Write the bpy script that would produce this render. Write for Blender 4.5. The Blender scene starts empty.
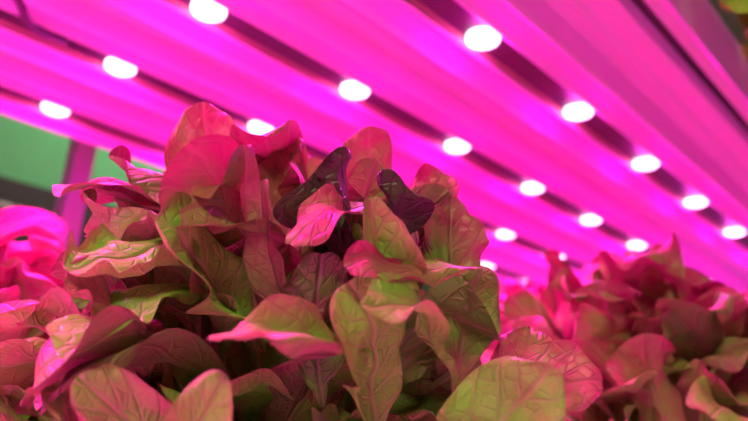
import bpy, math, random
from mathutils import Vector, Matrix, noise
random.seed(7)
scene=bpy.context.scene
scene.view_settings.view_transform='Standard'
ZO=1.10            # height of the camera above the room floor
def col(): return bpy.context.collection
# ---------------------------------------------------------------- materials
def mat(name):
    m=bpy.data.materials.new(name); m.use_nodes=True
    nt=m.node_tree; b=nt.nodes["Principled BSDF"]
    return m,nt,b
def simple(name,c,rough=.5,metal=0,emit=None,es=0,noise_amt=.15,scale=20):
    m,nt,b=mat(name)
    n=nt.nodes.new("ShaderNodeTexNoise"); n.inputs["Scale"].default_value=scale
    geo=nt.nodes.new("ShaderNodeTexCoord"); nt.links.new(geo.outputs["Object"],n.inputs["Vector"])
    r=nt.nodes.new("ShaderNodeMix"); r.data_type='RGBA'
    r.inputs[6].default_value=(c[0]*(1-noise_amt),c[1]*(1-noise_amt),c[2]*(1-noise_amt),1)
    r.inputs[7].default_value=(min(1,c[0]*(1+noise_amt)),min(1,c[1]*(1+noise_amt)),min(1,c[2]*(1+noise_amt)),1)
    nt.links.new(n.outputs["Fac"],r.inputs[0]); nt.links.new(r.outputs[2],b.inputs["Base Color"])
    b.inputs["Roughness"].default_value=rough; b.inputs["Metallic"].default_value=metal
    if emit:
        b.inputs["Emission Color"].default_value=(*emit,1); b.inputs["Emission Strength"].default_value=es
    return m
def leaf_material():
    m,nt,b=mat("lettuce_leaf"); N=nt.nodes.new; L=nt.links.new
    at=N("ShaderNodeAttribute"); at.attribute_name="leafdata"   # r=redness g=|v| b=u alpha=pigment density
    sep=N("ShaderNodeSeparateColor"); L(at.outputs["Color"],sep.inputs[0])
    uv=N("ShaderNodeUVMap"); uv.uv_map="UVMap"
    def math_(op,a,bb=None,c=None,clamp=False):
        n=N("ShaderNodeMath"); n.operation=op; n.use_clamp=clamp
        for i,x in enumerate((a,bb,c)):
            if x is None: continue
            if isinstance(x,(int,float)): n.inputs[i].default_value=x
            else: L(x,n.inputs[i])
        return n.outputs[0]
    rib=math_('SUBTRACT',1,math_('MULTIPLY',sep.outputs[1],11),clamp=True)
    no=N("ShaderNodeTexNoise"); no.inputs["Scale"].default_value=3.0; no.inputs["Detail"].default_value=4
    L(uv.outputs["UV"],no.inputs["Vector"])
    ph=math_('SUBTRACT',math_('MULTIPLY',sep.outputs[2],40),math_('MULTIPLY',sep.outputs[1],13))
    ph=math_('ADD',ph,math_('MULTIPLY',no.outputs["Fac"],5))
    sv=math_('POWER',math_('MULTIPLY_ADD',math_('SINE',ph),.5,.5),22)
    vo=N("ShaderNodeTexVoronoi"); vo.feature='DISTANCE_TO_EDGE'; vo.inputs["Scale"].default_value=11
    L(uv.outputs["UV"],vo.inputs["Vector"])
    net=math_('SUBTRACT',1,math_('MULTIPLY',vo.outputs["Distance"],9),clamp=True)
    vein=math_('MAXIMUM',rib,math_('MAXIMUM',math_('MULTIPLY',sv,.6),math_('MULTIPLY',net,.3)))
    red=math_('ADD',sep.outputs[0],math_('MULTIPLY_ADD',no.outputs["Fac"],1.8,-.98),clamp=True)
    mx=N("ShaderNodeMix"); mx.data_type='RGBA'; L(red,mx.inputs[0])
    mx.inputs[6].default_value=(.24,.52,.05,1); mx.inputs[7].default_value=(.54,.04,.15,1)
    m2=N("ShaderNodeMix"); m2.data_type='RGBA'; L(math_('MULTIPLY',vein,.40),m2.inputs[0])
    L(mx.outputs[2],m2.inputs[6]); m2.inputs[7].default_value=(.66,.22,.26,1)
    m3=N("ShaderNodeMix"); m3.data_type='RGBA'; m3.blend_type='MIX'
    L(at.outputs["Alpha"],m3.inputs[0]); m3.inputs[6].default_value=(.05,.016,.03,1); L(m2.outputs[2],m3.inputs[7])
    colr=m3.outputs[2]
    L(colr,b.inputs["Base Color"])
    b.inputs["Roughness"].default_value=.42
    b.inputs["Specular IOR Level"].default_value=.38
    bu=N("ShaderNodeBump"); bu.inputs["Strength"].default_value=.7; bu.inputs["Distance"].default_value=.0018
    L(math_('ADD',math_('MULTIPLY',vein,-1),math_('MULTIPLY',no.outputs["Fac"],1.6)),bu.inputs["Height"])
    L(bu.outputs[0],b.inputs["Normal"])
    tr=N("ShaderNodeBsdfTranslucent"); L(colr,tr.inputs[0])
    ms=N("ShaderNodeMixShader"); ms.inputs[0].default_value=.13
    L(b.outputs[0],ms.inputs[1]); L(tr.outputs[0],ms.inputs[2])
    L(ms.outputs[0],nt.nodes["Material Output"].inputs[0])
    return m
M_leaf=leaf_material()
M_reflector_glow=simple("glowing_reflector",(.84,.52,.80),.35,emit=(1,.004,.68),es=.10,noise_amt=.05)  # weak magenta emission stands in for LED light bounced onto the bars
M_dark=simple("dark_led_strip",(.04,.022,.03),.4)
M_pcb=simple("strip_edge",(.35,.22,.16),.5)
M_led=simple("led_glow",(1,1,1),.4,emit=(1,.76,1),es=3.6)
M_tray=simple("white_tray",(.8,.78,.78),.4)
M_post=simple("painted_steel_post",(.42,.40,.37),.5)
M_green=simple("green_wall_paint",(.13,.42,.17),.8)
M_board=simple("dark_board",(.035,.018,.022),.7)
M_text=simple("sign_print",(.7,.6,.6),.7)
M_wall=simple("room_wall",(.55,.45,.5),.8)
M_floor=simple("room_floor",(.3,.28,.28),.6)
M_black=simple("black_plastic",(.05,.03,.04),.5)
M_yel=simple("yellow_green_leaf",(.40,.48,.06),.5)
# ---------------------------------------------------------------- mesh helpers
def mkobj(name,verts,faces,mats,mi=None,smooth=False,parent=None):
    me=bpy.data.meshes.new(name); me.from_pydata([tuple(v) for v in verts],[],faces)
    for m in mats: me.materials.append(m)
    if mi: me.polygons.foreach_set("material_index",mi)
    if smooth: me.polygons.foreach_set("use_smooth",[True]*len(faces))
    me.update(); o=bpy.data.objects.new(name,me); col().objects.link(o)
    if parent: o.parent=parent
    return o
def box(name,lo,hi,m,parent=None,bev=0):
    x0,y0,z0=lo;x1,y1,z1=hi
    v=[(x0,y0,z0),(x1,y0,z0),(x1,y1,z0),(x0,y1,z0),(x0,y0,z1),(x1,y0,z1),(x1,y1,z1),(x0,y1,z1)]
    f=[(0,3,2,1),(4,5,6,7),(0,1,5,4),(1,2,6,5),(2,3,7,6),(3,0,4,7)]
    o=mkobj(name,v,f,[m],parent=parent)
    if bev:
        b=o.modifiers.new("b",'BEVEL'); b.width=bev; b.segments=2
    return o
# ---------------------------------------------------------------- leaves
class Acc:
    def __init__(s): s.v=[];s.f=[];s.uv=[];s.c=[]
UP=Vector((0,0,1))
def leaf(A,base,tip,nrm,w,cup=.8,bend=1.0,bpow=2.0,wave=.12,red=.4,redtip=.5,fold=0,pet=.2,rnd=None,NU=20,NV=16,twist=0,curl=.5,dens=1,crinkle=1):
    """spoon shaped lettuce leaf. cup: cross-section arc (rad), bend: lengthwise recurve (rad, + = away from nrm)"""
    rnd=rnd or random
    L=(tip-base).length; t=(tip-base).normalized()
    n=(nrm-t*nrm.dot(t)).normalized(); s=t.cross(n)
    off=len(A.v); p1=rnd.uniform(0,6.28);p2=rnd.uniform(0,6.28);fr=rnd.uniform(1.5,3.0)
    sd=Vector((rnd.uniform(-50,50),rnd.uniform(-50,50),rnd.uniform(-50,50)))
    uvo=(rnd.uniform(0,20),rnd.uniform(0,20))
    us=[1-(1-i/NU)**1.45 for i in range(NU+1)]
    K=60; px=[0];py=[0];an=[]
    for k in range(K+1):
        an.append(-bend*((k/K)**bpow)+ .2*math.sin(k/K*5+p1))
    for k in range(K):
        a=an[k]; px.append(px[-1]+math.cos(a)/K); py.append(py[-1]+math.sin(a)/K)
    ex,ey=px[-1],py[-1]; D=math.hypot(ex,ey); rot=-math.atan2(ey,ex); sc=L/D
    cr,sr=math.cos(rot),math.sin(rot)
    for i,u in enumerate(us):
        if u<pet: hw=.12+.10*(u/pet)**2
        else:
            x=(u-pet)/(1-pet); m=.56
            if x<m:
                q=x/m; hw=.22+.78*(q*q*(3-2*q))**.7
            else:
                q=(x-m)/(1-m); hw=math.sqrt(max(0,1-q**2.6))
        hw=max(hw,.04)
        hw*=1+.07*math.sin(u*9+p2)
        W=w*.5*hw
        k=min(K,int(u*K+.5))
        fx,fy=px[k]*cr-py[k]*sr, px[k]*sr+py[k]*cr; a=an[k]+rot
        cen=base+t*(fx*sc)+n*(fy*sc)
        t2=t*math.cos(a)+n*math.sin(a); n1=n*math.cos(a)-t*math.sin(a)
        tw=twist*u
        s2=s*math.cos(tw)+n1*math.sin(tw); n2=n1*math.cos(tw)-s*math.sin(tw)
        th=max(.02,abs(cup*(1-.3*u)+.3*math.sin(u*6+p2)*cup)); sg=1 if cup>=0 else -1
        cen=cen+s2*(L*.03*math.sin(u*4+p1))
        for j in range(NV+1):
            v=-1+2*j/NV; av=abs(v); side=1 if v>0 else -1
            xx=math.sin(th*av)/th; h=sg*(1-math.cos(th*av))/th
            r_=max(0,av-.58)/.42
            roll=curl*(.6+.7*math.sin(u*6+(p1 if v>0 else p2)))
            h-=sg*roll*.42*r_**2; xx-=max(0,roll)*.14*r_**2
            h+=fold*av
            h+=wave*(av**2.2)*math.sin(fr*6.28*u+(p1 if v>0 else p2))*1.7
            h+=wave*.7*(av**4)*math.sin(fr*14*u+(p2 if v>0 else p1))
            xx*=1-.25*abs(fold)
            q=Vector((u*L*54,v*W*54,0))+sd
            pk=noise.noise(q)*.0048+noise.noise(q*2.4)*.0017
            pk*=min(1,hw*1.3)*crinkle
            P=cen+s2*(W*xx*side)+n2*(W*h+pk)
            P=P+t2*(noise.noise(q*1.3+Vector((9,9,9)))*.007*av*min(1,hw*1.5))
            A.v.append(P)
            A.uv.append((uvo[0]+u*L*18,uvo[1]+v*W*18))
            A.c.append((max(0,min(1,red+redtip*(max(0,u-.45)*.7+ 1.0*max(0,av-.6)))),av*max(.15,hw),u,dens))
    for i in range(NU):
        for j in range(NV):
            a=off+i*(NV+1)+j; A.f.append((a,a+1,a+NV+2,a+NV+1))
def finish(A,name,mats,sub=1):
    o=mkobj(name,A.v,A.f,mats,smooth=True); me=o.data
    uvl=me.uv_layers.new(name="UVMap"); ca=me.color_attributes.new("leafdata",'FLOAT_COLOR','POINT')
    for l in me.loops: uvl.data[l.index].uv=A.uv[l.vertex_index]
    for i,c in enumerate(A.c): ca.data[i].color=c
    if sub:
        m=o.modifiers.new("s",'SUBSURF'); m.levels=sub; m.render_levels=sub
    return o
def rosette(A,C,R,H,n,seed,er,ef,amin=2,redlo=.0,redhi=.75,wr=(.036,.057),fl=1.0,dlo=.5):
    rnd=random.Random(seed)
    for i in range(n):
        q=(i+.5)/n
        ph=i*2.39996+rnd.uniform(-.3,.3)
        el=math.radians(90-(90-amin)*(q**.72))+rnd.uniform(-.12,.12)
        k=rnd.uniform(.76,1.04)
        ce=max(0,math.cos(el))**fl
        d=er*(math.cos(ph)*ce)+ef*(math.sin(ph)*ce)
        tip=C+d*R*k+UP*(math.sin(el)*H*k)
        L=rnd.uniform(.070,.11)
        dirv=(tip-C).normalized()
        D=(tip-C).length
        bs=tip-dirv*min(L,D*.95)
        bs+=Vector((rnd.uniform(-1,1),rnd.uniform(-1,1),rnd.uniform(-1,1)))*.024-UP*.012
        rad=Vector((d.x,d.y,0))
        nn=UP*.8-rad.normalized()*.5 if rad.length>.01 else Vector((1,0,.3))
        nn+=Vector((rnd.uniform(-1,1),rnd.uniform(-1,1),rnd.uniform(-1,1)))*.65
        leaf(A,bs,tip,nn,rnd.uniform(*wr),cup=rnd.uniform(.4,1.7),bend=rnd.uniform(.2,2.3),bpow=rnd.uniform(1.5,3),
             wave=rnd.uniform(.10,.33),red=redlo+(redhi-redlo)*max(0,math.sin(el))+rnd.uniform(-.35,.25),redtip=rnd.uniform(.2,.8),rnd=rnd,
             twist=rnd.uniform(-.9,.9),curl=rnd.uniform(.2,1.4),dens=rnd.uniform(dlo,1))
ef=Vector((.72,.694,0)).normalized(); er=Vector((ef.y,-ef.x,0))
O=Vector((0,0,ZO))
def loc(a,b,c): return O+er*a+UP*b+ef*c
# main lettuce
A=Acc()
C=loc(-.054,-.045,.366)
rosette(A,C,.145,.186,180,3,er,ef,fl=.8,dlo=.45)
HERO=[ # base, tip (mm, plant view frame), width, normal(right,up,toward), cup,bend,red,fold,density
((-84,74,290),(-112,50,250),.036,(-.1,.5,.9),-.35,.4,-.2,0,1),
((-52,42,290),(-79,64,240),.046,(.35,.45,.8),1.3,.6,-.2,0,1),
((-74,50,290),(-102,17,235),.026,(-.3,.5,.8),.5,.3,-.4,0,1),
((-86,111,360),(-94,159,330),.036,(0,.1,1),1.1,.5,.7,0,.9),
((-66,89,330),(-70,121,300),.030,(.2,.2,1),.6,.5,.8,0,.9),
((-88,95,350),(-130,117,310),.042,(0,.9,.5),-.9,.8,.3,0,.5),
((-90,80,330),(-135,86,280),.038,(-.2,.9,.4),-.6,1.0,.1,0,.55),
((-30,40,300),(-44,91,262),.025,(-.4,.1,.9),.8,.3,.6,.4,.75),
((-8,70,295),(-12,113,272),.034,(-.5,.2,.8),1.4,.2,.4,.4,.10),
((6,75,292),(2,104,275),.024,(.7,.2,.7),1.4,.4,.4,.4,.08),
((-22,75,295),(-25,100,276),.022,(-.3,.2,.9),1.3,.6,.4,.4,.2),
((3,83,280),(-31,66,252),.022,(0,.8,.6),.6,.8,.7,0,1),
((3,42,268),(0,80,243),.023,(.3,.1,.9),.8,.2,-.05,.4,1),
((34,62,262),(-5,50,226),.018,(0,.65,.75),-.9,.8,.6,0,1),
((5,6,275),(-8,45,235),.036,(.2,.3,.9),1.0,.9,-.1,0,1),
((28,18,256),(-2,36,216),.022,(.2,.8,.5),.9,.8,.0,0,1),
((-7,12,255),(-46,22,205),.024,(0,.75,.7),1.1,.7,.3,0,1),
((-65,-18,235),(-44,11,215),.019,(.4,.1,.9),.8,.4,-.1,0,1),
((36,-20,265),(60,22,232),.034,(0,.25,1),.9,.4,-.15,0,.95),
((48,2,300),(91,18,270),.030,(0,.5,.8),.8,.8,.8,0,1),
((2,104,350),(-7,150,330),.034,(0,.2,1),.9,.7,.65,0,.9),
((13,88,335),(32,123,320),.030,(.2,.3,1),.8,1.0,.7,0,.9),
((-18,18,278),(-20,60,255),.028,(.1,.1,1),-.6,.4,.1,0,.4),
((-73,-22,270),(-91,10,228),.024,(-.2,.5,.8),.6,.7,.15,0,.8),
((-129,25,340),(-159,33,290),.030,(-.2,.9,.4),.5,.9,.1,0,1),
((9,32,280),(5,68,250),.024,(0,.1,1),-.5,.5,.1,0,.8),
((34,59,325),(39,106,310),.030,(.3,.1,.9),.8,.6,.5,0,.8),
((-58,116,360),(-59,147,340),.028,(.3,.1,.9),.8,.8,.65,.3,.8),
((-40,92,350),(-43,145,340),.032,(-.3,.1,.9),.9,.7,.7,.3,.8),
((42,28,305),(48,68,290),.030,(0,.1,1),.7,.7,.1,0,.8),
((61,17,310),(73,44,300),.028,(.2,.3,1),.8,.7,.65,0,1),
]
rn=random.Random(11)
for b,t,w,n,cup,rec,red,fold,dn in HERO:
    B=loc(*[x/1000 for x in b]); T=loc(*[x/1000 for x in t])
    nn=er*n[0]+UP*n[1]-ef*n[2]
    B=B-(T-B)*.3; T=T+(T-B)*.04
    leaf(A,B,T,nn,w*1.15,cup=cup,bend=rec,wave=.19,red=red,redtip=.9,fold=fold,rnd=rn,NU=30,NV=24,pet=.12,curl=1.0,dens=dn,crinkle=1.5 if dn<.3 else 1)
def stem(A,C,z0):
    n=12; off=len(A.v)
    prof=[(z0,.012),(C.z-.01,.014),(C.z+.03,.022),(C.z+.07,.012),(C.z+.09,.001)]
    for z,r in prof:
        for k in range(n):
            a=6.283*k/n; A.v.append(Vector((C.x+r*math.cos(a),C.y+r*math.sin(a),z))); A.uv.append((z*10,k/n)); A.c.append((.1,.5,.1,1))
    for i in range(len(prof)-1):
        for k in range(n):
            A.f.append((off+i*n+k,off+i*n+(k+1)%n,off+(i+1)*n+(k+1)%n,off+(i+1)*n+k))
TZ=ZO-.075
stem(A,C,TZ)
main=finish(A,"red_leaf_lettuce",[M_leaf])
# other lettuces
vars_=[]
for sd in (21,22,23):
    A=Acc(); c0=Vector((0,0,.03))
    rosette(A,c0,.160,.200,140,sd,Vector((1,0,0)),Vector((0,1,0)),redlo=.1,redhi=.9,wr=(.044,.062),fl=.8,dlo=.6)
    stem(A,c0,0)
    vars_.append(A)
places=[((.555,.225),0,0,1.0,.98),((.15,.56),1,1,1.0,.90),((.56,.56),2,2,1.0,1),((.90,.20),1,2.2,1.05,1.15),((.88,.53),0,3,1.08,1.25),((.52,.92),1,.5,1,1),((.18,.93),2,4,1,1),((.90,.90),2,5,1,1),((1.25,.20),2,1,1.1,1.2),((1.25,.55),1,2,1.1,1.3),((1.25,.9),0,1,1,1)]
data=[None]*3
for (x,y),vi,rz,sc,sz in places:
    if data[vi] is None:
        o=finish(vars_[vi],"red_leaf_lettuce",[M_leaf],sub=1); data[vi]=o.data
    else:
        o=bpy.data.objects.new("red_leaf_lettuce",data[vi]); col().objects.link(o)
        m=o.modifiers.new("s",'SUBSURF'); m.levels=1; m.render_levels=1
    o.location=(x,y,TZ); o.rotation_euler=(0,0,rz); o.scale=(sc,sc,sz)
# ---------------------------------------------------------------- rack: tray, posts, upper tier
rack=bpy.data.objects.new("growing_rack",None); col().objects.link(rack)
box("tray",(-.35,-.25,TZ-.03),(2.75,1.12,TZ),M_tray,rack,.004)
for px_,py_ in ((.435,1.13),(2.75,1.12),(2.75,.0),(1.55,1.12)):
    box("post",(px_-.018,py_,0),(px_+.018,py_+.04,2.2),M_post,rack,.003)
HZ=ZO+.40
box("upper_shelf",(-.35,.20,HZ+.06),(2.80,1.12,HZ+.085),M_tray,rack,.003)
# ---------------------------------------------------------------- grow light bars
half=.0937
def prof_half():
    return [(0,-.006,1),(.0150,-.006,2),(.0180,-.006,2),(.0190,-.012,0),(.0225,-.014,0),(.027,-.008,0),(.030,.008,0),(.050,.014,0),
            (.054,-.013,0),(.060,-.018,0),(.064,-.013,0),(.068,.010,0),(.086,.014,0),(.089,.002,0),(half,.002,0)]
rows=[.3492,.5372,.7236,.9110]
X0,X1=-.40,2.75
SP=.212
for ri,ry in enumerate(rows):
    ph=prof_half()
    pts=[(-d,z) for d,z,_ in reversed(ph)]+[(d,z) for d,z,_ in ph[1:]]
    mseg=[m for _,_,m in reversed(ph[:-1])]+[m for _,_,m in ph[:-1]]
    if ri==0:
        pts=[(-.178,.03),(-.172,-.012),(-.163,-.006),(-.152,-.006),(-.150,.004),(-.138,.004),(-.136,-.012),(-.125,-.012),(-.122,.006),(-.100,.008)]+pts
        mseg=[0,0,0,0,1,0,0,0,0,0]+mseg
    v=[];f=[];mi=[]
    for x in (X0,X1):
        for d,z in pts: v.append((x,ry+d,HZ+z))
    n=len(pts)
    for i in range(n-1): f.append((i,i+n,i+n+1,i+1)); mi.append(mseg[i])
    k=len(v); y0=ry+pts[0][0]; y1=ry+pts[-1][0]
    v+=[(X0,y0,HZ+.045),(X0,y1,HZ+.045),(X1,y0,HZ+.045),(X1,y1,HZ+.045)]
    f+=[(k,k+1,k+3,k+2),(0,k,k+2,n),(n-1,2*n-1,k+3,k+1)]; mi+=[0,0,0]
    bar=mkobj("led_grow_light_bar",v,f,[M_reflector_glow,M_dark,M_pcb],mi)
    lv=[];lf=[]
    kk=-3
    while True:
        x=.298+SP*kk
        if x>X1-.05: break
        if x>X0+.03:
            off=len(lv); S=24
            rings=[(.0175,-.006),(.0178,-.0095),(.0170,-.012),(.0140,-.014),(.009,-.015),(.0005,-.0155)]
            for r,z in rings:
                for s in range(S):
                    a=6.283185*s/S; lv.append((x+r*math.cos(a),ry+r*math.sin(a),HZ+z))
            for i in range(len(rings)-1):
                for s in range(S):
                    lf.append((off+i*S+s,off+i*S+(s+1)%S,off+(i+1)*S+(s+1)%S,off+(i+1)*S+s))
            if x<2.1:
                ld=bpy.data.lights.new("led_lamp",'POINT'); ld.energy=.24; ld.color=(1,.005,.70); ld.shadow_soft_size=.010
                lo=bpy.data.objects.new("led_lamp",ld); col().objects.link(lo); lo.location=(x,ry,HZ-.034); lo.parent=bar
            if x<1.5:
                ld=bpy.data.lights.new("led_beam",'SPOT'); ld.energy=9.5; ld.color=(1,.018,.62); ld.shadow_soft_size=.012; ld.spot_size=math.radians(130); ld.spot_blend=.8
                lo=bpy.data.objects.new("led_beam",ld); col().objects.link(lo); lo.location=(x,ry,HZ-.026); lo.parent=bar
        kk+=1
    lo=mkobj("leds",lv,lf,[M_led],smooth=True,parent=bar)
# cable
cu=bpy.data.curves.new("power_cable",'CURVE'); cu.dimensions='3D'; cu.bevel_depth=.0045
sp=cu.splines.new('NURBS'); P=[(.23,.722,HZ-.008),(.21,.71,HZ-.018),(.18,.69,HZ-.026),(.16,.66,HZ-.015),(.10,.63,HZ-.01),(.0,.62,HZ-.0)]
sp.points.add(len(P)-1)
for p,q in zip(sp.points,P): p.co=(*q,1)
sp.use_endpoint_u=True; sp.order_u=3
co=bpy.data.objects.new("power_cable",cu); col().objects.link(co); cu.materials.append(M_black)
# trailing plant from the upper tier
A=Acc(); rn=random.Random(5)
for i in range(12):
    x=.44+.04*i
    leaf(A,Vector((x,.135,HZ+.11)),Vector((x+rn.uniform(-.03,.05),.125+rn.uniform(0,.02),HZ-.03+rn.uniform(-.02,.03))),Vector((-.4,-1,.3)),.07,cup=.5,bend=.4,rnd=rn,red=0,redtip=0)
o=finish(A,"trailing_plant",[M_yel])
# ---------------------------------------------------------------- room
box("floor",(-3,-3,-.05),(5,4,0),M_floor)
box("ceiling",(-3,-3,2.7),(5,4,2.75),M_wall)
box("wall_left",(-3,2.4,0),(5,2.45,2.7),M_green)
box("wall_far",(3.3,-3,0),(3.35,2.4,2.7),M_wall)
box("wall_right",(-3,-3.05,0),(5,-3,2.7),M_wall)
sg=bpy.data.objects.new("notice_board",None); col().objects.link(sg)
box("panel",(-.2,2.36,0),(1.2,2.395,ZO+.72),M_board,sg,.004)
rn=random.Random(2)
for r in range(3):
    x=.60
    while x<.85:
        w=rn.uniform(.015,.05); box("print",(x,2.357,ZO+.62-r*.035),(x+w,2.359,ZO+.632-r*.035),M_text,sg); x+=w+.012
# ---------------------------------------------------------------- lights
def area(name,loc_,target,size,e,c):
    l=bpy.data.lights.new(name,'AREA'); l.size=size; l.energy=e; l.color=c
    o=bpy.data.objects.new(name,l); col().objects.link(o); o.location=loc_
    o.rotation_euler=(Vector(target)-Vector(loc_)).to_track_quat('-Z','Y').to_euler(); return o
area("fill_light",(-1.3,-.9,2.5),(.25,.25,ZO),.45,27,(.86,1,.42))  # unseen fill light, added behind the camera to lift the leaf fronts
area("fill_light",(1.2,1.7,2.6),(.8,2.4,1.7),.4,12,(.9,1,.85))  # second added fill, out of view, brightens the green wall
w=bpy.data.worlds.new("World"); scene.world=w; w.use_nodes=True
w.node_tree.nodes["Background"].inputs[0].default_value=(.8,.4,.7,1); w.node_tree.nodes["Background"].inputs[1].default_value=.01
# ---------------------------------------------------------------- camera
Xc=Vector((664,-254.5,-669)).normalized();Yc=Vector((-740,-170.5,-669)).normalized();Zc=Xc.cross(Yc).normalized();Yc=Zc.cross(Xc)
Rm=Matrix((Xc,Yc,Zc))
cam=bpy.data.cameras.new("camera"); co=bpy.data.objects.new("camera",cam); col().objects.link(co)
co.matrix_world=Matrix.Translation(O)@Rm.to_4x4()
cam.sensor_width=36; cam.lens=36*669/748; cam.clip_start=.01
cam.dof.use_dof=True; cam.dof.focus_distance=.29; cam.dof.aperture_fstop=7
scene.camera=co
